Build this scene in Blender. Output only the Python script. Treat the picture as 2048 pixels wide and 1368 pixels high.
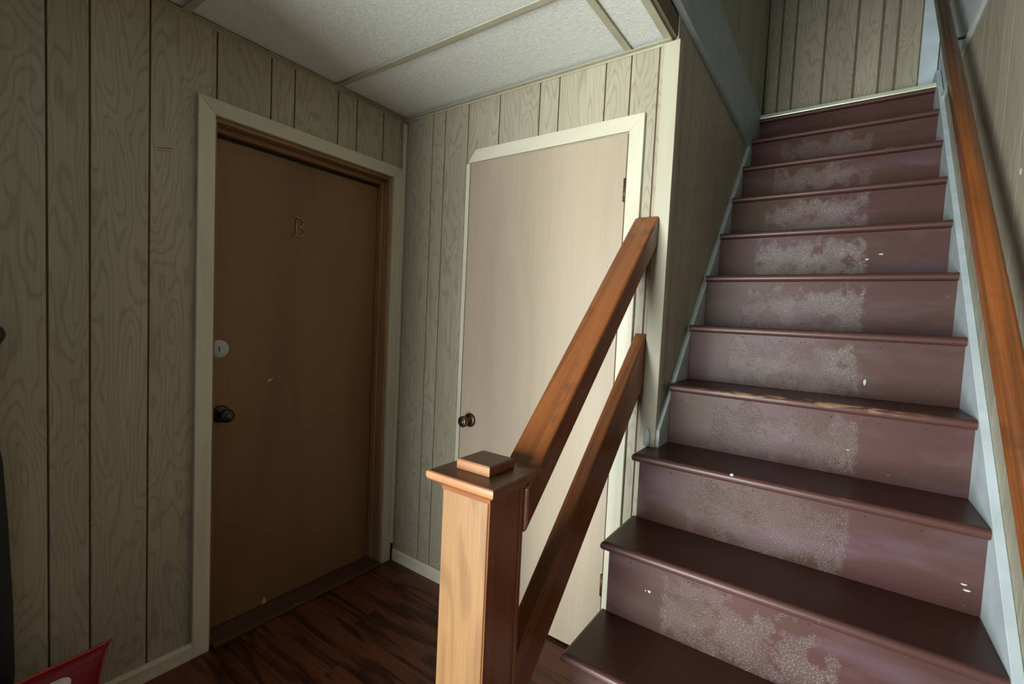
import bpy, bmesh, math, random
from mathutils import Vector, Matrix
random.seed(7)
for o in list(bpy.data.objects): bpy.data.objects.remove(o)
S = bpy.context.scene
COL = S.collection

# ------------------------------------------------------------------ camera
cam = bpy.data.cameras.new('camera'); cam.sensor_width = 36; cam.lens = 927.8 * 36 / 2048; cam.clip_start = .02
camo = bpy.data.objects.new('camera', cam); COL.objects.link(camo)
F_ = Vector((-0.57547737, 0.81613981, -0.05236033)); R_ = Vector((0.81491595, 0.5776476, 0.04727835)); U_ = Vector((-0.06883156, 0.01546165, 0.99750847))
camo.matrix_world = Matrix(((R_.x, U_.x, -F_.x, 1.906), (R_.y, U_.y, -F_.y, -1.6586), (R_.z, U_.z, -F_.z, 1.3289), (0, 0, 0, 1)))
S.camera = camo

# ------------------------------------------------------------------ light and exposure
S.view_settings.view_transform = 'Standard'; S.view_settings.look = 'None'
S.view_settings.gamma = 1; S.view_settings.use_curve_mapping = False
S.view_settings.exposure = 0.0
W = bpy.data.worlds.new('overcast_sky'); S.world = W; W.use_nodes = True
W.node_tree.nodes['Background'].inputs[0].default_value = (.80, .92, 1, 1)
W.node_tree.nodes['Background'].inputs[1].default_value = .25

def area(name, loc, target, sx, sy, power, color):
    l = bpy.data.lights.new(name, 'AREA'); l.shape = 'RECTANGLE'; l.size = sx; l.size_y = sy; l.energy = power; l.color = color
    o = bpy.data.objects.new(name, l); COL.objects.link(o); o.location = loc
    o.rotation_euler = (Vector(target) - Vector(loc)).to_track_quat('-Z', 'Y').to_euler()
    return o
# daylight beyond the open entrance, which lies behind the camera on its left
area('daylight_beyond_entrance', (.33, -4.6, .62), (1.15, 0, 1.25), 2.5, 2.4, 610, (.92, 1, .985))
# weak fill lamp added in the upstairs hall, to brighten the white parts
area('fill_upstairs_hall', (3.9, 1.3, 4.0), (1.7, 1.3, 3.3), 1.2, 1.2, 1.5, (.82, .93, 1))

# ------------------------------------------------------------------ materials
MATS = {}
class NT:
    def __init__(s, name):
        s.m = bpy.data.materials.new(name); s.m.use_nodes = True; s.t = s.m.node_tree; s.N = s.t.nodes
        s.b = s.N['Principled BSDF']
    def n(s, typ, **kw):
        x = s.N.new(typ)
        for k, v in kw.items():
            if k == 'i':
                for kk, vv in v.items(): s.put(x.inputs[kk], vv)
            else: setattr(x, k, v)
        return x
    def put(s, sock, v):
        if hasattr(v, 'is_output'): s.t.links.new(v, sock)
        elif isinstance(v, (tuple, list)) and len(v) == 3 and sock.type == 'RGBA': sock.default_value = (*v, 1)
        else: sock.default_value = v
    def math(s, op, a, b=None, c=None, clamp=False):
        x = s.n('ShaderNodeMath', operation=op, use_clamp=clamp)
        for i, v in enumerate((a, b, c)):
            if v is not None: s.put(x.inputs[i], v)
        return x.outputs[0]
    def mix(s, f, a, b, blend='MIX'):
        x = s.n('ShaderNodeMix', data_type='RGBA', blend_type=blend)
        s.put(x.inputs[0], f); s.put(x.inputs[6], a); s.put(x.inputs[7], b); return x.outputs[2]
    def coord(s, scale=(1, 1, 1), kind='Object', tilt=0):
        tc = s.n('ShaderNodeTexCoord'); src = tc.outputs[kind]
        if tilt:
            rt = s.n('ShaderNodeMapping', i={'Rotation': (tilt, 0, 0)}); s.t.links.new(src, rt.inputs['Vector']); src = rt.outputs[0]
        mp = s.n('ShaderNodeMapping', i={'Scale': scale})
        s.t.links.new(src, mp.inputs['Vector']); return mp.outputs[0]
    def rnd(s, k=37.0):
        return s.math('MULTIPLY', s.n('ShaderNodeObjectInfo').outputs['Random'], k)
    def noise(s, vec, scale=5, detail=2, rough=.5, w=None, dist=0):
        x = s.n('ShaderNodeTexNoise', noise_dimensions='4D' if w is not None else '3D', i={'Scale': scale, 'Detail': detail, 'Roughness': rough, 'Distortion': dist})
        s.t.links.new(vec, x.inputs['Vector'])
        if w is not None: s.put(x.inputs['W'], w)
        return x.outputs['Fac']
    def ramp(s, f, a, b, lo=0.0, hi=1.0):
        x = s.n('ShaderNodeMapRange', i={'Value': f, 'From Min': a, 'From Max': b, 'To Min': lo, 'To Max': hi}); return x.outputs[0]
    def bump(s, h, strength=.3, dist=.002, prev=None):
        x = s.n('ShaderNodeBump', i={'Strength': strength, 'Distance': dist, 'Height': h})
        if prev is not None: s.put(x.inputs['Normal'], prev)
        return x.outputs[0]
    def out(s, color=None, rough=None, normal=None, metal=None, spec=None):
        if color is not None: s.put(s.b.inputs['Base Color'], color)
        if rough is not None: s.put(s.b.inputs['Roughness'], rough)
        if normal is not None: s.put(s.b.inputs['Normal'], normal)
        if metal is not None: s.put(s.b.inputs['Metallic'], metal)
        if spec is not None: s.put(s.b.inputs['Specular IOR Level'], spec)
        MATS[s.m.name] = s.m; return s.m

def axes(along, across, length):
    v = [across] * 3; v['xyz'.index(along)] = length; return tuple(v)

def wood(name, light, dark, along='z', across=9, length=.9, rings=11, contrast=.55, rough=.4, spec=.5, fine=.35, blotch=0, blotch_col=None, gbump=.08, tilt=0, fl=5, sharp=1.6):
    n = NT(name); w = n.rnd()
    vec = n.coord(axes(along, across, length), tilt=tilt)
    base = n.noise(vec, 1, 2, .45, w, .25)
    s = n.math('SINE', n.math('MULTIPLY', base, rings * 6.283))
    line = n.ramp(s, -.2, 1.0); line = n.math('POWER', n.math('MAXIMUM', line, 0.0), sharp)
    fv = n.coord(axes(along, 260, fl), tilt=tilt); f = n.noise(fv, 1, 3, .6, w)
    fmask = n.ramp(f, .35, .7)
    fac = n.math('ADD', n.math('MULTIPLY', line, contrast), n.math('MULTIPLY', fmask, fine), clamp=True)
    col = n.mix(fac, light, dark)
    tone = n.ramp(n.noise(n.coord(axes(along, 3, .7)), 1, 1, .5, w), .3, .7, .84, 1.1)
    col = n.mix(1.0, col, n.n('ShaderNodeCombineColor', i={'Red': tone, 'Green': tone, 'Blue': tone}).outputs[0], 'MULTIPLY')
    if blotch:
        bm_ = n.ramp(n.noise(n.coord(axes(along, 16, 5)), 1, 4, .65, w), .56, .72)
        col = n.mix(n.math('MULTIPLY', bm_, blotch), col, blotch_col)
    nm = n.bump(n.math('MULTIPLY', fac, -1.0), gbump, .002)
    return n.out(col, rough, nm, spec=spec)

PANEL_L, PANEL_D = (.435, .392, .290), (.235, .195, .130)
wood('panel_board', PANEL_L, PANEL_D, 'z', 8, 1.5, 24, .38, .5, .35, .34, sharp=2.6)
wood('casing_cream', (.64, .60, .47), (.48, .42, .30), 'z', 9, 1.2, 5, .25, .45, .4, .25)
wood('casing_cream_x', (.64, .60, .47), (.48, .42, .30), 'x', 9, 1.2, 5, .25, .45, .4, .25)
wood('casing_cream_y', (.64, .60, .47), (.48, .42, .30), 'y', 9, 1.2, 5, .25, .45, .4, .25)
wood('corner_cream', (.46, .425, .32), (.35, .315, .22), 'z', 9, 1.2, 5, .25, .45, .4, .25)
wood('door_brown', (.225, .120, .052), (.175, .090, .038), 'z', 4, .6, 3, .4, .5, .35, .45)
wood('door_beige', (.455, .365, .27), (.375, .295, .21), 'z', 4, .6, 3, .3, .38, .45, .4)
wood('jamb_brown', (.30, .155, .065), (.17, .08, .03), 'z', 12, 1, 6, .4, .4, .4, .4)
wood('jamb_brown_y', (.30, .155, .065), (.17, .08, .03), 'y', 12, 1, 6, .4, .4, .4, .4)
wood('rail_wood', (.31, .094, .022), (.13, .042, .014), 'y', 18, .55, 4, .4, .3, .55, .6, .7, (.07, .028, .014), tilt=-math.pi / 4, fl=3)
wood('newel_honey', (.245, .125, .048), (.15, .068, .024), 'z', 9, 1.3, 7, .45, .42, .4, .45, .5, (.17, .068, .024))
wood('newel_dark', (.37, .125, .048), (.18, .056, .022), 'z', 14, 1, 5, .5, .32, .5, .4)
wood('cap_top', (.115, .042, .018), (.06, .022, .011), 'x', 14, 1.2, 5, .5, .3, .5, .4, .4, (.30, .14, .06))
wood('cap_edge_worn', (.32, .16, .07), (.26, .095, .035), 'x', 14, 2, 4, .5, .4, .4, .5, .5, (.22, .07, .03))
wood('moulding_red', (.25, .085, .032), (.14, .045, .018), 'x', 14, 2, 4, .4, .35, .45, .4, .5, (.32, .16, .07))
wood('jamb_brown_lit', (.44, .26, .125), (.30, .165, .075), 'z', 12, 1, 6, .4, .4, .4, .4)  # lighter copy of jamb_brown: daylight on the right jamb put into the colour
wood('floor_plank', (.16, .048, .020), (.034, .011, .007), 'x', 17, 2.0, 3, .7, .34, .4, .75)
wood('threshold_brown', (.10, .045, .03), (.06, .026, .017), 'y', 10, 1, 4, .4, .45, .4, .4)

def plain(name, color, rough=.5, metal=0, spec=.5, var=.12, scale=9, bs=0, bscale=120):
    n = NT(name)
    v = n.noise(n.coord(), scale, 4, .6); k = n.ramp(v, .3, .7, 1 - var, 1 + var)
    col = n.mix(1.0, color, n.n('ShaderNodeCombineColor', i={'Red': k, 'Green': k, 'Blue': k}).outputs[0], 'MULTIPLY')
    nm = n.bump(n.noise(n.coord(), bscale, 3, .6), bs, .002) if bs else None
    return n.out(col, rough, nm, metal, spec)
plain('groove_brown', (.17, .088, .066), .8, spec=.1)
plain('groove_soft', (.17, .145, .10), .8, spec=.1)
plain('white_paint', (.56, .635, .665), .45, bs=.12, bscale=60)
plain('fascia_paint', (.36, .40, .39), .5, bs=.1, bscale=40)
plain('plaster_white', (.60, .66, .66), .8, bs=.25, bscale=35)
plain('tbar_cream', (.44, .40, .29), .45)
plain('black_knob', (.012, .012, .013), .3)
plain('black_fabric', (.010, .012, .013), .7)
plain('bronze', (.13, .095, .06), .38, .8, var=.3, scale=60)
plain('hinge_brown', (.09, .05, .028), .4, .5)
plain('grey_disc', (.42, .45, .47), .5, var=.06)
plain('brass_letter', (.52, .24, .05), .35, .3)
plain('pale_scuff', (.55, .55, .52), .6)
plain('pink_mark', (.28, .13, .09), .7)
plain('raw_wood', (.55, .30, .13), .7)
plain('alu_strip', (.72, .76, .55), .3, .35, var=.05)
plain('weatherstrip', (.012, .011, .010), .9)
plain('red_fabric', (.22, .004, .014), .55, bs=.3, bscale=300)
plain('red_piping', (.42, .05, .03), .5)
plain('white_print', (.62, .60, .60), .6, var=.25, scale=40)
plain('concrete', (.14, .135, .125), .9)
plain('drywall_dim', (.30, .28, .24), .8)
plain('nail_dark', (.02, .012, .010), .6)
plain('edge_white', (.70, .74, .74), .4)

def ceiling_tile():
    n = NT('ceiling_tile')
    vec = n.coord()
    a = n.noise(n.coord((1, 2.2, 1)), 85, 4, .65, n.rnd(), .8)
    pit = n.ramp(a, .50, .60)
    b = n.noise(vec, 190, 2, .6)
    col = n.mix(n.math('MULTIPLY', pit, .22), (.80, .80, .74), (.60, .60, .54))
    h = n.math('ADD', n.math('MULTIPLY', pit, -1), n.math('MULTIPLY', b, .35))
    return n.out(col, .9, n.bump(h, .55, .004), spec=.15)
ceiling_tile()

def stair_paint(name, riser):
    n = NT(name); w = n.rnd(53)
    vec = n.coord()
    base = (.088, .036, .038) if riser else (.078, .025, .020)
    big = n.noise(n.coord((3, 3, 5)), 1, 4, .6, w)
    col = n.mix(n.ramp(big, .35, .65), base, (.080, .040, .027) if riser else (.055, .019, .015))
    if riser: col = n.mix(n.ramp(n.noise(n.coord((2.2, 2, 9)), 1, 3, .6, n.math('ADD', w, 7.3)), .5, .68, 0, .8), col, (.128, .076, .092))  # purple areas paint the sky's reflection into the riser colour
    # dust and chips with a shape of their own
    chips = n.ramp(n.noise(vec, 95, 2, .5, w), .735, .755)
    if riser:
        sep = n.n('ShaderNodeSeparateXYZ'); n.t.links.new(vec, sep.inputs[0]); x = sep.outputs[0]; z = sep.outputs[2]
        jag = n.math('MULTIPLY', n.math('SUBTRACT', n.noise(vec, 55, 3, .6, w), .5), .05)
        jz = n.math('MULTIPLY', n.math('SUBTRACT', n.noise(n.coord((1, 1, .6)), 16, 4, .65, w), .5), .30)
        xl = n.ramp(n.math('ADD', x, jag), -.262, -.252); xr = n.ramp(n.math('ADD', x, jag), .150, .162, 1, 0)
        zt = n.ramp(n.math('ADD', z, jz), .05, .075, 1, 0); zb = n.ramp(n.math('ADD', z, jz), -.105, -.075)
        holes = n.ramp(n.noise(vec, 13, 4, .62, w), .40, .47)
        patch = n.math('MULTIPLY', n.math('MULTIPLY', xl, xr), n.math('MULTIPLY', zt, zb)); patch = n.math('MULTIPLY', patch, holes)
        # brown grime left of the patch
        gx = n.math('MULTIPLY', n.ramp(x, -.44, -.30), n.ramp(x, -.22, -.05, 1, 0))
        grime = n.math('MULTIPLY', gx, n.ramp(n.noise(n.coord((4, 4, 6)), 1, 4, .6, w), .42, .62))
        col = n.mix(n.math('MULTIPLY', grime, .7), col, (.075, .043, .026))
        vor = n.n('ShaderNodeTexVoronoi', i={'Scale': 150.0}); n.t.links.new(n.coord((1, 1, 1.5)), vor.inputs['Vector']); d = vor.outputs['Distance']
        blist = n.ramp(d, .1, .55, 1, 0)
        obi = n.n('ShaderNodeObjectInfo'); amt = n.math('MULTIPLY', n.ramp(n.noise(vec, 9, 3, .6, w), .3, .75, .35, 1.0), obi.outputs['Color'])
        pale = n.mix(n.ramp(blist, .1, .8), (.17, .128, .12), (.46, .43, .42))
        col = n.mix(n.math('MULTIPLY', patch, amt), col, pale)
        h = n.math('MULTIPLY', patch, blist)
        nm = n.bump(h, .6, .003)
        nm = n.bump(n.noise(n.coord((.4, 1, 1)), 40, 3, .6, w), .10, .003, nm)
        col = n.mix(n.math('MULTIPLY', chips, .25), col, (.5, .45, .4))
        rough = n.math('ADD', .40, n.math('MULTIPLY', patch, .05))
        return n.out(col, rough, nm, spec=.20)
    col = n.mix(n.math('MULTIPLY', chips, .5), col, (.30, .22, .17))
    # worn wood along the nosing
    sep = n.n('ShaderNodeSeparateXYZ'); n.t.links.new(vec, sep.inputs[0])
    front = n.math('MULTIPLY', n.ramp(sep.outputs[1], -.088, -.104), n.ramp(sep.outputs[2], -.004, .002))
    wv_ = n.n('ShaderNodeObjectInfo').outputs['Color']; wear = n.ramp(n.math('ADD', n.noise(n.coord((14, 70, 60)), 1, 4, .7, w), n.math('MULTIPLY', wv_, .16)), .66, .71)
    mid = n.ramp(n.math('ABSOLUTE', sep.outputs[0]), .18, .34, 1, 0)
    wear = n.math('MULTIPLY', n.math('MULTIPLY', wear, front), mid)
    col = n.mix(n.math('MULTIPLY', wear, .8), col, (.42, .25, .12))
    edge = n.ramp(sep.outputs[1], -.112, -.124)
    col = n.mix(n.math('MULTIPLY', edge, .5), col, (.105, .050, .042))
    nm = n.bump(n.noise(n.coord((.5, 1, 1)), 60, 4, .6, w), .12, .002)
    return n.out(col, .36, nm, spec=.35)
stair_paint('riser_paint', True); stair_paint('tread_paint', False)

# ------------------------------------------------------------------ mesh helpers
def link(name, bm, mat, parent=None, loc=(0, 0, 0), smooth=False):
    me = bpy.data.meshes.new(name); bmesh.ops.recalc_face_normals(bm, faces=bm.faces); bm.to_mesh(me); bm.free()
    if smooth:
        for p in me.polygons: p.use_smooth = True
    me.materials.append(MATS[mat] if isinstance(mat, str) else mat)
    o = bpy.data.objects.new(name, me); COL.objects.link(o); o.location = loc
    if parent is not None: put_under(o, parent)
    return o
def put_under(o, parent):
    o.parent = parent; o.matrix_parent_inverse = Matrix.Translation(world_loc(parent)).inverted()
def world_loc(o):
    l = Vector(o.location)
    if o.parent: l = l + o.matrix_parent_inverse.translation + world_loc(o.parent)
    return l
def empty(name, loc=(0, 0, 0)):
    o = bpy.data.objects.new(name, None); COL.objects.link(o); o.location = loc; o.empty_display_size = .1; return o
def tag(o, label, cat, group=None):
    o['label'] = label; o['category'] = cat
    if group: o['group'] = group
    return o
def structure(o, label=None, cat=None):
    o['kind'] = 'structure'
    if label: o['label'] = label
    if cat: o['category'] = cat
    return o
def box(name, lo, hi, mat, parent=None, bev=0, seg=1):
    c = [(a + b) / 2 for a, b in zip(lo, hi)]; h = [abs(b - a) / 2 for a, b in zip(lo, hi)]
    bm = bmesh.new(); bmesh.ops.create_cube(bm, size=2)
    for v in bm.verts: v.co = Vector((v.co.x * h[0], v.co.y * h[1], v.co.z * h[2]))
    if bev: bmesh.ops.bevel(bm, geom=list(bm.edges), offset=bev, segments=seg, affect='EDGES', profile=.5)
    return link(name, bm, mat, parent, c)
def prism(name, pts, axis, lo, hi, mat, parent=None, bev=0):
    """polygon pts in the two axes other than `axis`, extruded lo..hi along it"""
    k = 'xyz'.index(axis); other = [i for i in range(3) if i != k]
    def mk(p, t):
        v = [0, 0, 0]; v[other[0]], v[other[1]] = p; v[k] = t; return Vector(v)
    allp = [mk(p, lo) for p in pts] + [mk(p, hi) for p in pts]
    c = Vector([(min(p[i] for p in allp) + max(p[i] for p in allp)) / 2 for i in range(3)])
    bm = bmesh.new(); A = [bm.verts.new(mk(p, lo) - c) for p in pts]; B = [bm.verts.new(mk(p, hi) - c) for p in pts]
    bm.faces.new(A); bm.faces.new(B[::-1]); m = len(pts)
    for i in range(m): bm.faces.new((A[i], A[(i + 1) % m], B[(i + 1) % m], B[i]))
    if bev: bmesh.ops.bevel(bm, geom=list(bm.edges), offset=bev, segments=2, affect='EDGES', profile=.5)
    return link(name, bm, mat, parent, c)
def lathe(name, prof, origin, axis, mat, parent=None, seg=28):
    """prof: (radius, distance along axis)"""
    bm = bmesh.new(); q = Vector(axis).to_track_quat('Z', 'X'); rings = []
    for r, d in prof:
        rings.append([bm.verts.new(q @ Vector((r * math.cos(2 * math.pi * i / seg), r * math.sin(2 * math.pi * i / seg), d))) for i in range(seg)] if r > 1e-6 else [bm.verts.new(q @ Vector((0, 0, d)))])
    for a, b in zip(rings, rings[1:]):
        for i in range(seg):
            j = (i + 1) % seg
            if len(a) == 1 and len(b) > 1: bm.faces.new((a[0], b[i], b[j]))
            elif len(b) == 1 and len(a) > 1: bm.faces.new((a[i], a[j], b[0]))
            elif len(a) > 1: bm.faces.new((a[i], a[j], b[j], b[i]))
    if len(rings[0]) > 1: bm.faces.new(rings[0])
    if len(rings[-1]) > 1: bm.faces.new(rings[-1])
    return link(name, bm, mat, parent, origin, True)
def tube(bm, pts, r, seg=8):
    rings = []
    for i, p in enumerate(pts):
        d = (Vector(pts[min(i + 1, len(pts) - 1)]) - Vector(pts[max(i - 1, 0)])).normalized(); q = d.to_track_quat('Z', 'X')
        rr = r[i] if isinstance(r, (list, tuple)) else r
        rings.append([bm.verts.new(Vector(p) + q @ Vector((rr * math.cos(2 * math.pi * k / seg), rr * math.sin(2 * math.pi * k / seg), 0))) for k in range(seg)])
    for a, b in zip(rings, rings[1:]):
        for k in range(seg): bm.faces.new((a[k], a[(k + 1) % seg], b[(k + 1) % seg], b[k]))
    bm.faces.new(rings[0]); bm.faces.new(rings[-1])

# ------------------------------------------------------------------ key measures (metres)
H = 2.318; XW = 1.380; XR = 2.245; YF = -2.05; YE = 1.85; TOP = 4.9
G, R = .2223, .2229
def nose_y(k): return -.809 + (k - 1) * G
def nose_z(k): return .220 + (k - 1) * R - (.022 if k == 12 else 0)
def nline(y): return .220 + (y + .809) * R / G
GAP = .0050; BT = .006

# ------------------------------------------------------------------ floor and outside ground
flo = structure(box('floor', (-.10, YF, -.06), (XR, .05, -.012), 'groove_brown'), 'dark cherry-brown laminate floor below the two doors')
rows = 13; pw = (0 - YF) / rows
for j in range(rows):
    y0 = YF + j * pw; cut = [-.0 + ((j * .47) % 1.1)]
    xs = [0.0, *[c for c in cut if .15 < c < 1.3], XR]
    for a, b in zip(xs, xs[1:]):
        box('plank', (a + .0005, y0 + .0005, -.012), (b - .0005, y0 + pw - .0005, 0), 'floor_plank', flo, .0008)
structure(box('ground', (-8, -12, -.85), (9, YF - .15, -.70), 'concrete'), 'pale concrete ground outside the entrance')

# ------------------------------------------------------------------ panelled walls
def panel_wall(name, label, axis, plane, sgn, edges, z0, z1, lo, hi, thick=.11, holes=(), mat='panel_board', gap=GAP, back='groove_brown', bev=.0012):
    """axis: the direction the boards follow each other in; sgn: direction of the visible face"""
    def bx(nm, a, b, za, zb, d0, d1, m, par, bev=0):
        p0, p1 = sorted((plane + sgn * d0, plane + sgn * d1))
        if axis == 'x': return box(nm, (a, p0, za), (b, p1, zb), m, par, bev)
        return box(nm, (p0, a, za), (p1, b, zb), m, par, bev)
    # backing with door openings
    k = 'xyz'.index(axis); bm = bmesh.new()
    cells = []
    if holes:
        h = holes[0]; cells = [(lo, h[0], z0, z1), (h[1], hi, z0, z1), (h[0], h[1], h[2], z1)]
    else: cells = [(lo, hi, z0, z1)]
    cells = [c for c in cells if c[1] - c[0] > 1e-4 and c[3] - c[2] > 1e-4]
    c0 = Vector((0, 0, 0)); c0[k] = (lo + hi) / 2; c0[1 - k] = plane; c0[2] = z0
    for a, b, za, zb in cells:
        r = bmesh.ops.create_cube(bm, size=1)['verts']
        for v in r:
            t = [0, 0, 0]; t[k] = a + (v.co[0] + .5) * (b - a); t[1 - k] = plane - sgn * (BT + (v.co[1] + .5) * (thick - BT)); t[2] = za + (v.co[2] + .5) * (zb - za)
            v.co = Vector(t) - c0
    w = structure(link(name, bm, back, None, c0), label)
    for a, b in zip(edges, edges[1:]):
        a2, b2 = a + gap / 2, b - gap / 2
        segs = [(a2, b2, z0, z1)]
        for h in holes:
            if b2 > h[0] and a2 < h[1]:
                segs = []
                if a2 < h[0] - .002: segs.append((a2, h[0], z0, z1))
                if b2 > h[1] + .002: segs.append((h[1], b2, z0, z1))
                segs.append((max(a2, h[0]), min(b2, h[1]), h[2], z1))
        for s in segs: bx('board', s[0], s[1], s[2], s[3], -BT, 0, mat, w, bev)
    return w
# left wall, with the brown door B
DA = (-.905, -.070, 2.012)
wl = panel_wall('wall_left', 'pale grooved wood panelling around the brown door', 'y', 0, 1,
    [YF, -1.94, -1.74, -1.64, -1.49, -1.333, -1.238, -1.088, -.888, -.692, -.595, -.392, -.293, -.14, 0], 0, H, YF, 0, .11, [DA])
# back wall, with the beige closet door
DB = (.442, 1.232, 2.036)
wb = panel_wall('wall_back', 'pale grooved wood panelling around the beige door', 'x', 0, -1,
    [0, .20, .283, .43, .611, .82, .912, 1.114, 1.214, 1.318, XW - .001], 0, H, -.11, XW - .012, .11, [DB])
# stairwell walls
ws = panel_wall('wall_stair', 'dim panelled side wall of the stairwell beside the beige door', 'y', XW, 1,
    [0, .10, .20, .35, .45, .65, .75, .95, 1.1, 1.3, 1.4, 1.6, 1.72, YE], 0, TOP, .005, YE, .10)
we = panel_wall('wall_end', 'panelled wall at the top of the stairs', 'x', YE, -1,
    [XW, 1.463, 1.543, 1.705, 1.866, 1.985, 2.06, 2.168, XR], 2.2, TOP, XW - .1, XR + .1, .10, gap=.012, back='groove_soft')
structure(box('trim_8', (2.166, YE - .018, 2.70), (XR - .001, YE - .0005, TOP - .4), 'white_paint', bev=.003), 'white vertical trim at the right of the top wall')
wr = panel_wall('wall_right', 'panelled wall behind the handrail on the right of the stairs', 'y', XR, -1,
    [YF, -1.85, -1.65, -1.55, -1.35, -1.25, -1.05, -.9, -.7, -.6, -.4, -.3, -.1, .05, .25, .35, .55, .65, .85, 1.0, 1.2, 1.3, 1.5, 1.65, YE], 0, 2.522, YF, YE, .10, gap=.0025, bev=0, back='groove_soft')
structure(box('wall_upper', (XR + .004, YF, 2.522), (XR + .10, YE, 3.05), 'plaster_white'), 'white plaster above the panelling on the right of the stairs')
structure(box('trim_1', (XR - .012, YF, 2.514), (XR + .004, YE, 2.536), 'edge_white'), 'white moulding on top of the right stair panelling')
# walls that close the house behind and above the camera
fw = structure(box('wall_front', (-.11, YF - .12, 0), (.66, YF, TOP), 'drywall_dim'), 'entrance wall behind the viewer')
box('wall_section', (1.55, YF - .12, 0), (XR + .1, YF, TOP), 'drywall_dim', fw)
box('lintel', (.66, YF - .12, 2.06), (1.55, YF, TOP), 'drywall_dim', fw)
structure(box('ceiling_upper', (-.1, YF - .12, TOP), (5.2, YE + .1, TOP + .1), 'drywall_dim'), 'upstairs ceiling')
structure(box('wall_upstairs', (5.1, YF - .12, 2.4), (5.2, YE + .1, TOP), 'plaster_white'), 'far wall of the upstairs hall')
structure(box('floor_upstairs', (XR + .1, YF - .12, 2.4), (5.2, YE + .1, 2.62), 'drywall_dim'), 'upstairs hall floor')
uw = structure(box('wall_upstairs_side', (XR + .1, YF - .12, 2.62), (5.2, YF - .02, TOP), 'plaster_white'), 'side wall of the upstairs hall')
box('wall_section', (XR + .1, YE, 2.62), (5.2, YE + .1, TOP), 'plaster_white', uw)

# upper floor edge along the left of the stairwell
structure(box('trim_2', (XW - .002, YF, 2.395), (XW + .022, YE - .001, 2.685), 'fascia_paint', bev=.003), 'grey-white fascia board along the upper floor edge above the stairs')
structure(box('trim_3', (XW - .045, YF, 2.325), (XW - .005, -.004, 2.42), 'groove_soft'), 'dark strip between the hall ceiling edge and the fascia')
structure(box('wall_opening_side', (XW - .10, YF, 2.42), (XW - .002, 0, TOP), 'drywall_dim'), 'wall of the upper floor above the hall ceiling')

# ------------------------------------------------------------------ dropped ceiling
ce = structure(box('ceiling', (-.11, YF, H + .03), (XW - .05, .11, H + .08), 'drywall_dim'), 'dropped ceiling of textured white tiles above the doors')
xb = [-.012, 1.207, 1.352]; yb = [YF, -1.585, -.993, -.403, 0.0]
for i in range(2):
    for j in range(4):
        box('ceiling_tile', (xb[i] + .001, yb[j] + .001, H + .009), (xb[i + 1] - .001, yb[j + 1] - .001, H + .022), 'ceiling_tile', ce)
for y in yb[1:4]: box('ceiling_bar', (0, y - .012, H - .001), (1.340, y + .012, H + .004), 'tbar_cream', ce, .0008)
box('ceiling_bar', (1.207 - .012, YF, H - .0016), (1.207 + .012, -.02, H + .0034), 'tbar_cream', ce, .0008)
prism('edge_angle', [(1.338, H - .002), (1.362, H - .002), (1.362, H + .034), (1.357, H + .034), (1.357, H + .004), (1.338, H + .004)], 'y', YF, -.001, 'tbar_cream', ce)
prism('edge_angle', [(-.022, H - .001), (-.0005, H - .001), (-.0005, H - .011), (-.0035, H - .011), (-.0035, H - .004), (-.022, H - .004)], 'x', 0, 1.36, 'tbar_cream', ce)
prism('edge_angle', [(.0005, H - .001), (.020, H - .001), (.020, H - .004), (.0035, H - .004), (.0035, H - .010), (.0005, H - .010)], 'y', YF, -.022, 'panel_board', ce)

# ------------------------------------------------------------------ corner trims and baseboards
structure(box('trim_4', (.001, -.022, .09), (.022, -.001, H - .022), 'casing_cream', bev=.004), 'cream corner strip between the two panelled walls')
structure(prism('trim_5', [(XW - .045, -.010), (XW + .010, -.010), (XW + .010, .028), (XW + .001, .028), (XW + .001, -.0005), (XW - .045, -.0005)], 'z', .885, 2.312, 'corner_cream', bev=.0015), 'cream corner moulding beside the stairwell')
def base_l(y0, y1): return prism('baseboard_left', [(.001, 0), (.016, 0), (.016, .048), (.010, .058), (.001, .058)], 'y', y0, y1, 'casing_cream_y')
structure(base_l(YF, -.952), 'cream baseboard left of the brown door')
structure(prism('baseboard_back', [(-.001, 0), (-.016, 0), (-.016, .05), (-.010, .062), (-.001, .062)], 'x', .024, .415, 'casing_cream_x'), 'cream baseboard between the corner and the beige door')

# ------------------------------------------------------------------ casings
def casing(name, axis, plane, sgn, lo, hi, top, wd, th, left=True, right=True, zl=0.0, zr=0.0, label=''):
    root = structure(empty(name, (0, 0, 0)), label)
    d0, d1 = sorted((plane + sgn * .0005, plane + sgn * th))
    def pr(nm, pts, m):
        return prism(nm, pts, 'y' if axis == 'x' else 'x', d0, d1, m, root, .002)
    hm = 'casing_cream_x' if axis == 'x' else 'casing_cream_y'
    if left: pr('side_casing', [(lo - wd, zl), (lo, zl), (lo, top), (lo - wd, top + wd)], 'casing_cream')
    if right: pr('side_casing', [(hi, zr), (hi + wd, zr), (hi + wd, top + wd), (hi, top)], 'casing_cream')
    pr('head_casing', [(lo if not left else lo, top), (hi, top), (hi + wd, top + wd), ((lo + wd * .75) if not left else lo - wd, top + wd)], hm)
    return root
casing('trim_6', 'y', 0, 1, -.897, -.078, 2.008, .056, .018, label='cream mitred casing around the brown door')
cb = casing('trim_7', 'x', 0, -1, .452, 1.226, 2.030, .056, .016, left=False, zr=0.0, label='cream mitred casing over and right of the beige door')
box('jamb_strip', (.436, -.008, 0), (.458, -.0005, 2.03), 'casing_cream', cb, .0015)

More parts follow.
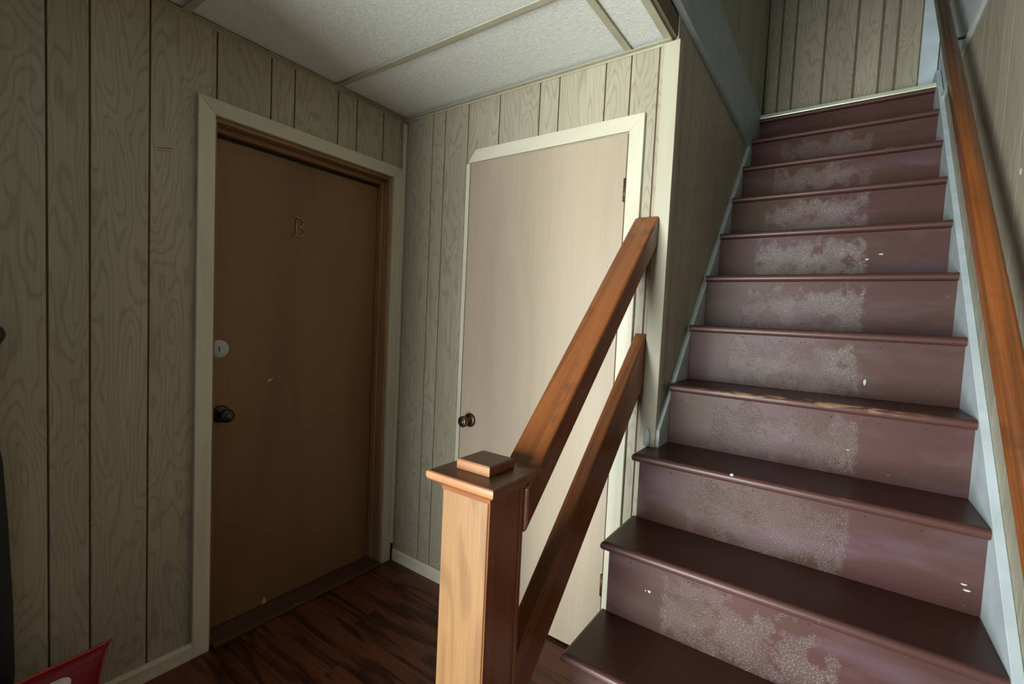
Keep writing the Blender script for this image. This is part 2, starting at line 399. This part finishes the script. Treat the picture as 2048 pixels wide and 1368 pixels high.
# ------------------------------------------------------------------ brown door with the letter B
XD = -.078
d1 = structure(empty('door_1', (XD, -.49, 0)), 'brown veneer door with a brass letter B and a black knob', 'door')
box('door_leaf', (XD - .04, -.882, .022), (XD, -.094, 1.985), 'door_brown', d1, .0015)
box('door_jamb', (XD - .045, -.905, 0), (.0, -.885, 2.012), 'jamb_brown', d1)
box('door_jamb', (XD - .045, -.090, 0), (.0, -.070, 2.012), 'jamb_brown_lit', d1)
box('door_jamb', (XD - .045, -.885, 1.992), (.0, -.090, 2.012), 'jamb_brown_y', d1)
box('door_stop', (XD + .001, -.102, 0), (XD + .034, -.090, 1.992), 'jamb_brown_lit', d1, .002)
box('door_stop', (XD + .001, -.885, 0), (XD + .034, -.873, 1.992), 'jamb_brown', d1, .002)
box('door_stop', (XD + .001, -.873, 1.972), (XD + .034, -.102, 1.992), 'jamb_brown_y', d1, .002)
box('weatherstrip', (XD - .001, -.873, 1.960), (XD + .006, -.102, 1.9715), 'weatherstrip', d1)
box('threshold', (XD - .04, -.885, -.001), (.030, -.090, .020), 'threshold_brown', d1, .006, 2)
kn = lathe('door_knob', [(.0, 0), (.034, 0), (.034, .006), (.026, .010), (.013, .013), (.011, .030), (.018, .036), (.026, .046), (.0275, .056), (.024, .066), (.012, .071), (0, .072)], (XD, -.828, .893), (1, 0, 0), 'black_knob', d1)
lathe('keyhole_plate', [(0, 0), (.009, 0), (.009, .0018), (0, .002)], (XD + .0712, -.828, .893), (1, 0, 0), 'bronze', kn, 16)
dk = lathe('lock_cover_disc', [(0, 0), (.036, 0), (.036, .003), (.033, .006), (0, .007)], (XD, -.838, 1.152), (1, 0, 0), 'grey_disc', d1)
box('disc_slot', (XD + .0065, -.8395, 1.143), (XD + .0085, -.8365, 1.161), 'nail_dark', dk)
# the letter: double-stroked serif B
bm = bmesh.new(); cy, cz, s = -.522, 1.683, .040
def Bp(u, v): return (XD + .0035, cy + u * s, cz + v * s)
def arc(cu, cv, ru, rv, a0, a1, n=12): return [Bp(cu + ru * math.cos(math.radians(a0 + (a1 - a0) * i / n)), cv + rv * math.sin(math.radians(a0 + (a1 - a0) * i / n))) for i in range(n + 1)]
rr = .0030
tube(bm, [Bp(-.38, -.98), Bp(-.30, 0), Bp(-.22, .98)], rr * 1.15, 8)
tube(bm, [Bp(-.62, 1.0), Bp(-.2, 1.02)] + arc(.06, .52, .42, .48, 88, -90), rr, 8)
tube(bm, [Bp(-.1, .05)] + arc(.06, -.48, .55, .50, 90, -90) + [Bp(-.3, -1.0), Bp(-.8, -1.02)], rr, 8)
link('letter_b', bm, 'brass_letter', d1, (0, 0, 0), True)['label'] = 'brass serif letter B'
prism('paint_chip', [(-.647, 1.008), (-.640, 1.013), (-.625, 1.019), (-.618, 1.022), (-.628, 1.013), (-.641, 1.006)], 'x', XD, XD + .0008, 'pale_scuff', d1)
prism('paint_chip', [(-.652, .024), (-.644, .052), (-.636, .048), (-.632, .024)], 'x', XD, XD + .0008, 'raw_wood', d1)
prism('scuff_mark', [(-1.07, 1.838), (-1.022, 1.849), (-1.022, 1.852), (-1.07, 1.842)], 'x', 0, .0006, 'pink_mark', wl)
prism('scuff_mark', [(-1.068, 1.831), (-1.026, 1.839), (-1.026, 1.8405), (-1.068, 1.834)], 'x', 0, .0006, 'pink_mark', wl)

# ------------------------------------------------------------------ beige closet door
d2 = structure(empty('door_2', (.84, 0, 0)), 'beige veneer closet door with a bronze knob under the stair railing', 'door')
box('door_leaf', (.461, -.006, .012), (1.219, .030, 2.026), 'door_beige', d2, .0015)
box('door_jamb', (.442, .0, 0), (.458, .1, 2.036), 'casing_cream', d2)
box('door_jamb', (1.2225, -.0005, 0), (1.232, .1, 2.036), 'casing_cream', d2)
box('door_jamb', (.458, .0, 2.0285), (1.2225, .1, 2.036), 'casing_cream_x', d2)
kb = lathe('door_knob', [(0, 0), (.033, 0), (.033, .004), (.028, .009), (.013, .012), (.011, .030), (.020, .036), (.0265, .045), (.0265, .055), (.020, .062), (0, .063)], (.522, -.006, .842), (0, -1, 0), 'bronze', d2)
lathe('knob_face', [(0, 0), (.017, 0), (.015, .003), (0, .0035)], (.522, -.0685, .842), (0, -1, 0), 'black_knob', kb, 20)
for z in (1.775, .27):
    h = lathe('hinge', [(0, 0), (.0065, .002), (.0065, .086), (0, .088)], (1.2205, -.010, z), (0, 0, 1), 'hinge_brown', d2, 12)
    for q in (.018, .036, .054, .072): lathe('hinge_joint', [(.0070, 0), (.0070, .0018)], (1.2205, -.010, z + q), (0, 0, 1), 'nail_dark', h, 12)

# ------------------------------------------------------------------ staircase
st = tag(empty('staircase', (1.8, -.809, 0)), 'steep straight staircase in worn glossy brown-maroon paint', 'staircase')
XL = 1.356; XS0 = XW + .022; XS1 = XR - .020; TT = .028; OV = .026
for k in range(1, 13):
    y, z = nose_y(k), nose_z(k); openend = k <= 4
    x0 = XL if k < 4 else XS0
    depth = (G + OV + .004) if k < 12 else (YE - y - .001)
    # tread with a rounded nosing (and a rounded open end on the lowest steps)
    bm = bmesh.new(); r = bmesh.ops.create_cube(bm, size=2)['verts']
    c = Vector(((x0 + XS1) / 2, y + .125, z - TT / 2)); hx = (XS1 - x0) / 2
    for v in r: v.co = Vector((v.co.x * hx, (-.125 if v.co.y < 0 else depth - .125), v.co.z * TT / 2))
    es = [e for e in bm.edges if all(v.co.y < -.12 for v in e.verts) and abs(e.verts[0].co.x - e.verts[1].co.x) > .1]
    if k < 4: es += [e for e in bm.edges if all(v.co.x < -hx + .01 for v in e.verts) and abs(e.verts[0].co.y - e.verts[1].co.y) > .1]
    bmesh.ops.bevel(bm, geom=es, offset=TT * .46, segments=5, affect='EDGES', profile=.5)
    t = link('tread', bm, 'tread_paint', st, c); t.color = {5: (1, 1, 1, 1), 3: (.0, .0, .0, 1), 2: (.0, .0, .0, 1)}.get(k, (.25, .25, .25, 1))
    if k == 4:   # the return that wraps the wall corner
        bm = bmesh.new(); r = bmesh.ops.create_cube(bm, size=2)['verts']; ye = -.0115
        c4 = Vector(((XL + XS0) / 2, y + .125, z - TT / 2)); h4 = (XS0 - XL) / 2
        for v in r: v.co = Vector((v.co.x * h4, (-.125 if v.co.y < 0 else ye - y - .125), v.co.z * TT / 2))
        e4 = [e for e in bm.edges if (all(v.co.y < -.12 for v in e.verts) and abs(e.verts[0].co.x - e.verts[1].co.x) > .02) or (all(v.co.x < 0 for v in e.verts) and abs(e.verts[0].co.y - e.verts[1].co.y) > .05)]
        bmesh.ops.bevel(bm, geom=e4, offset=TT * .46, segments=5, affect='EDGES', profile=.5)
        link('tread_return', bm, 'tread_paint', t, c4).color = (0, 0, 0, 1)
    # riser below this tread
    zb = nose_z(k - 1) if k > 1 else 0
    rx0 = XL + .020 if openend else XS0
    rz = box('riser', (rx0, y + OV, zb + .0005), (XS1, y + OV + .016, z - TT - .0005), 'riser_paint', st)
    wv = {3: .4, 4: .4, 5: .55, 6: .85, 7: 1.0, 8: 1.0, 9: .7, 10: .55, 11: .35, 12: .0}.get(k, .4); rz.color = (wv, wv, wv, 1)
    if k > 1 and k < 12:
        nx = random.Random(k)
        for q in range(5):
            px_ = rx0 + .06 + nx.random() * (XS1 - rx0 - .12)
            lathe('nail_head', [(0, 0), (.0022, 0), (.0018, .0009), (0, .001)], (px_, y + OV, z - TT - .014 - nx.random() * .006), (0, -1, 0), 'nail_dark', rz, 6)
# chips of white paint on the lower steps
def chip(k, x, z, w, h, rot=0, mat='pale_scuff'):
    pts = [(x + w * math.cos(a + rot) * (1 + .3 * math.sin(3 * a)), z + h * math.sin(a + rot)) for a in [i * math.pi / 4 for i in range(8)]]
    prism('paint_drop', pts, 'y', nose_y(k) + OV - .0008, nose_y(k) + OV, mat, st)
chip(3, 1.505, .553, .0045, .004); chip(3, 1.494, .552, .002, .002)
chip(4, 2.192, .735, .006, .002); chip(4, 2.198, .722, .007, .0025)
chip(8, 1.975, 1.640, .006, .004); chip(8, 2.02, 1.66, .008, .003, .4); chip(6, 1.985, 1.165, .004, .011); chip(5, 1.95, .97, .005, .002, .5, 'raw_wood')
lathe('paint_drop', [(0, 0), (.006, .0003), (.004, .0010), (0, .0012)], (1.668, nose_y(4) + .006, nose_z(4) - .0022), (0, -.7, 1), 'edge_white', st, 9)
# metal edge on the landing
box('landing_edge_strip', (XS0, nose_y(12) - .004, nose_z(12) - .008), (XS1 + .012, nose_y(12) + .03, nose_z(12) + .016), 'alu_strip', st, .004, 2)
# side skirts
y0 = .0015
prism('skirt_board', [(y0, .60), (YE - .002, 2.45), (YE - .002, 2.70), (1.52, nline(1.52) - .02), (y0, nline(y0) - .085)], 'x', XW + .0005, XS0 - .0005, 'white_paint', st, .001)
prism('skirt_board', [(-.93, 0), (-.60, 0), (YE - .002, 2.30), (YE - .002, 2.74), (1.70, nline(1.70) + .02), (-.93, nline(-.93) + .0)], 'x', XS1 + .0005, XR - .0005, 'white_paint', st, .0015)
sp = []
for k in range(1, 5): sp += [(nose_y(k) + OV + .016, nose_z(k - 1) - TT if k > 1 else 0), (nose_y(k) + OV + .016, nose_z(k) - TT - .001)]
sp += [(-.013, nose_z(4) - TT - .001), (-.013, 0)]
prism('stringer', sp, 'x', XL + .021, XL + .036, 'tread_paint', st)
# white paint lump where the left skirt meets the corner
lathe('paint_lump', [(0, 0), (.010, .004), (.013, .022), (.010, .050), (.004, .066), (0, .068)], (XW - .018, -.014, .888), (0, 0, 1), 'white_paint', st, 10)

# ------------------------------------------------------------------ railing with newel post
NX0, NX1, NY0, NY1, NZ = 1.219, 1.346, -.920, -.790, .966
ra = tag(empty('stair_railing', ((NX0 + NX1) / 2, (NY0 + NY1) / 2, 0)), 'stained wooden railing with square newel post at the foot of the stairs', 'railing')
nw = box('newel_post', (NX0 + .002, NY0 + .014, 0), (NX1, NY1, NZ), 'newel_dark', ra, .002)
box('front_board', (NX0, NY0, 0), (NX1 - .001, NY0 + .0135, NZ), 'newel_honey', nw, .0015)
box('corner_strip', (NX1 + .0002, NY0 + .001, 0), (NX1 + .003, NY0 + .026, NZ - .01), 'newel_dark', nw, .001)
box('corner_strip', (NX1 + .0002, NY1 - .014, 0), (NX1 + .003, NY1 - .001, NZ - .01), 'newel_dark', nw, .001)
# cap: moulding + slab + block
def sq_lathe(name, prof, cx, cy, hx, hy, mats, parent):
    bm = bmesh.new(); rings = []
    for o_, z in prof: rings.append([bm.verts.new((sx * (hx + o_), sy * (hy + o_), z)) for sx, sy in ((-1, -1), (1, -1), (1, 1), (-1, 1))])
    for a, b in zip(rings, rings[1:]):
        for i in range(4): bm.faces.new((a[i], a[(i + 1) % 4], b[(i + 1) % 4], b[i]))
    bm.faces.new(rings[0][::-1]); bm.faces.new(rings[-1])
    o = link(name, bm, mats[0], parent, (cx, cy, 0))
    for m in mats[1:]: o.data.materials.append(MATS[m])
    return o
ncx, ncy, nh = (NX0 + NX1) / 2 + .002, (NY0 + NY1) / 2, .0625
mo = sq_lathe('cap_moulding', [(.001, NZ - .020), (.004, NZ - .018), (.005, NZ - .010), (.012, NZ - .004), (.020, NZ + .001), (.023, NZ + .004)], ncx, ncy, nh, nh, ['moulding_red', 'newel_dark'], nw)
sl = sq_lathe('cap_slab', [(.024, NZ + .0042), (.028, NZ + .007), (.030, NZ + .014), (.029, NZ + .022), (.026, NZ + .024), (-.010, NZ + .027)], ncx, ncy, nh, nh, ['cap_edge_worn', 'newel_dark', 'cap_top'], nw)
bl = sq_lathe('cap_block', [(-.018, NZ + .0272), (-.017, NZ + .029), (-.017, NZ + .046), (-.020, NZ + .049)], ncx, ncy, nh, nh, ['cap_edge_worn', 'newel_dark', 'cap_top'], nw)
for o in (mo, sl, bl):
    for p in o.data.polygons:
        if p.normal.z > .9 and o is not mo: p.material_index = 2
        elif not p.normal.y < -.3: p.material_index = 1
# sloping rails, from the newel to the back wall
def rail(name, x0, x1, ya, za, yb, zb, dv, bev, rounded_top=False):
    pts = [(ya, za), (yb, zb), (yb, zb - dv), (ya, za - dv)]
    return prism(name, pts, 'x', x0, x1, 'rail_wood', ra, bev)
rail('top_rail', 1.268, 1.356, NY1 + .0005, .945, -.0125, 1.715, .105, .007)
rail('lower_rail', 1.290, 1.334, NY1 + .0005, .515, -.001, 1.295, .185, .004)

# ------------------------------------------------------------------ handrail on the right wall
hr = tag(empty('wall_handrail', (2.17, -.9, .77)), 'reddish-brown wooden handrail on wall brackets beside the stairs', 'handrail')
ang = math.atan2(1.0, 1.0); ya, yb = -1.25, 1.42; zc = lambda y: 1.668 + 1.0 * y
bm = bmesh.new(); prof = []
for a in range(16):
    t = 2 * math.pi * a / 16; cx_, sz_ = math.cos(t), math.sin(t)
    e = lambda v: math.copysign(abs(v) ** .55, v)
    prof.append((e(cx_) * .021, e(sz_) * .029))
nv = Vector((0, -math.sin(ang), math.cos(ang))); mid = Vector((2.172, (ya + yb) / 2, zc((ya + yb) / 2)))
ringA = [bm.verts.new(Vector((2.172, ya, zc(ya))) + Vector((px_, 0, 0)) + nv * pz - mid) for px_, pz in prof]
ringB = [bm.verts.new(Vector((2.172, yb, zc(yb))) + Vector((px_, 0, 0)) + nv * pz - mid) for px_, pz in prof]
for i in range(16): bm.faces.new((ringA[i], ringA[(i + 1) % 16], ringB[(i + 1) % 16], ringB[i]))
bm.faces.new(ringA); bm.faces.new(ringB)
link('rail', bm, 'rail_wood', hr, mid, True)
for y in (-.55, .96):
    bm = bmesh.new(); z = zc(y)
    tube(bm, [(XR - .001, y, z - .075), (XR - .03, y, z - .078), (XR - .055, y, z - .066), (XR - .070, y, z - .036)], .006, 8)
    b = link('bracket', bm, 'bronze', hr, (0, 0, 0), True)
    lathe('bracket_plate', [(0, 0), (.026, 0), (.024, .004), (0, .006)], (XR, y, z - .075), (-1, 0, 0), 'bronze', b, 18)
prism('paint_chip', [(.020, 1.757), (.034, 1.765), (.036, 1.752), (.024, 1.744)], 'x', XR - .001, XR, 'pale_scuff', wr)

# ------------------------------------------------------------------ red bag and black umbrella by the left wall
bag = tag(empty('red_bag', (.17, -1.40, 0)), 'red fabric bag with a pointed corner and white print against the left wall', 'bag')
bm = bmesh.new(); NU, NV = 18, 14; L0, L1, ZT = -1.62, -1.236, .315
grid = {}
for side in (0, 1):
    for i in range(NU + 1):
        for j in range(NV + 1):
            u, v = i / NU, j / NV
            bulge = (max(0, math.sin(math.pi * u)) ** .55) * (max(0, (1 - v ** 3)) ** .6) * .085 * (1 if v > .02 else .9)
            pinch = .030 * math.sin(math.pi * min(1, max(0, v))) ** .7
            yy = L0 + pinch + (L1 - L0 - 2 * pinch) * u
            if side and (i in (0, NU) or j == NV): grid[side, i, j] = grid[0, i, j]; continue
            dip = .012 * math.sin(math.pi * u)
            zz = .004 + (ZT - .004 - dip * v) * v
            xx = .20 + (bulge if side == 0 else -bulge) + .004 * math.sin(9 * u + 5 * v) * math.sin(math.pi * u)
            grid[side, i, j] = bm.verts.new((xx - .17, yy + 1.40, zz))
for side in (0, 1):
    for i in range(NU):
        for j in range(NV): bm.faces.new([grid[side, a, b] for a, b in ((i, j), (i + 1, j), (i + 1, j + 1), (i, j + 1))])
for i in range(NU):
    f4 = list(dict.fromkeys([grid[0, i, 0], grid[0, i + 1, 0], grid[1, i + 1, 0], grid[1, i, 0]]))
    if len(f4) > 2: bm.faces.new(f4)
edge_top = [tuple(grid[0, i, NV].co + Vector((.17, -1.40, 0))) for i in range(NU + 1) if grid[0, i, NV].is_valid]
edge_side = [tuple(grid[0, NU, j].co + Vector((.17, -1.40, 0))) for j in range(NV, -1, -1) if grid[0, NU, j].is_valid]
body = link('bag_body', bm, 'red_fabric', bag, (.17, -1.40, 0), True)
bm = bmesh.new(); tube(bm, edge_top + edge_side[1:], .005, 8); link('piping', bm, 'red_piping', bag, (0, 0, 0), True)
bm = bmesh.new(); vs = []
def bagx(u, v): return .20 + (max(0, math.sin(math.pi * u)) ** .55) * (max(0, (1 - v ** 3)) ** .6) * .085
cu, cv = .665, .85
cen = bm.verts.new((bagx(cu, cv) + .006, L0 + (L1 - L0) * cu, ZT * cv)); ring = []
for i in range(20):
    t = 2 * math.pi * i / 20; q = 1 + .12 * math.sin(3 * t)
    u, v = cu + .085 * q * math.cos(t), cv + .075 * q * math.sin(t); ring.append(bm.verts.new((bagx(u, v) + .006, L0 + (L1 - L0) * u, ZT * v)))
for i in range(20): bm.faces.new((cen, ring[i], ring[(i + 1) % 20]))
link('white_print', bm, 'white_print', bag, (0, 0, 0), True)['label'] = 'white print'

um = tag(empty('black_umbrella', (.10, -1.44, 0)), 'slim black closed umbrella with round knob leaning at the left edge', 'umbrella')
A = Vector((.075, -1.450, .012)); Bv = Vector((.050, -1.450, 1.217)); ax = (Bv - A).normalized(); Ln = (Bv - A).length
lathe('tip', [(0, 0), (.004, .003), (.005, .05), (.007, .09)], A, ax, 'black_knob', um, 12)
lathe('canopy', [(.007, .075), (.028, .13), (.036, .25), (.034, .45), (.026, .70), (.018, .86), (.012, .90)], A, ax, 'black_fabric', um, 20)
lathe('shaft', [(.006, .895), (.006, Ln - .02)], A, ax, 'black_knob', um, 12)
lathe('handle_knob', [(0, Ln - .035), (.016, Ln - .028), (.026, Ln - .008), (.027, Ln + .006), (.020, Ln + .022), (0, Ln + .030)], A, ax, 'black_knob', um, 20)
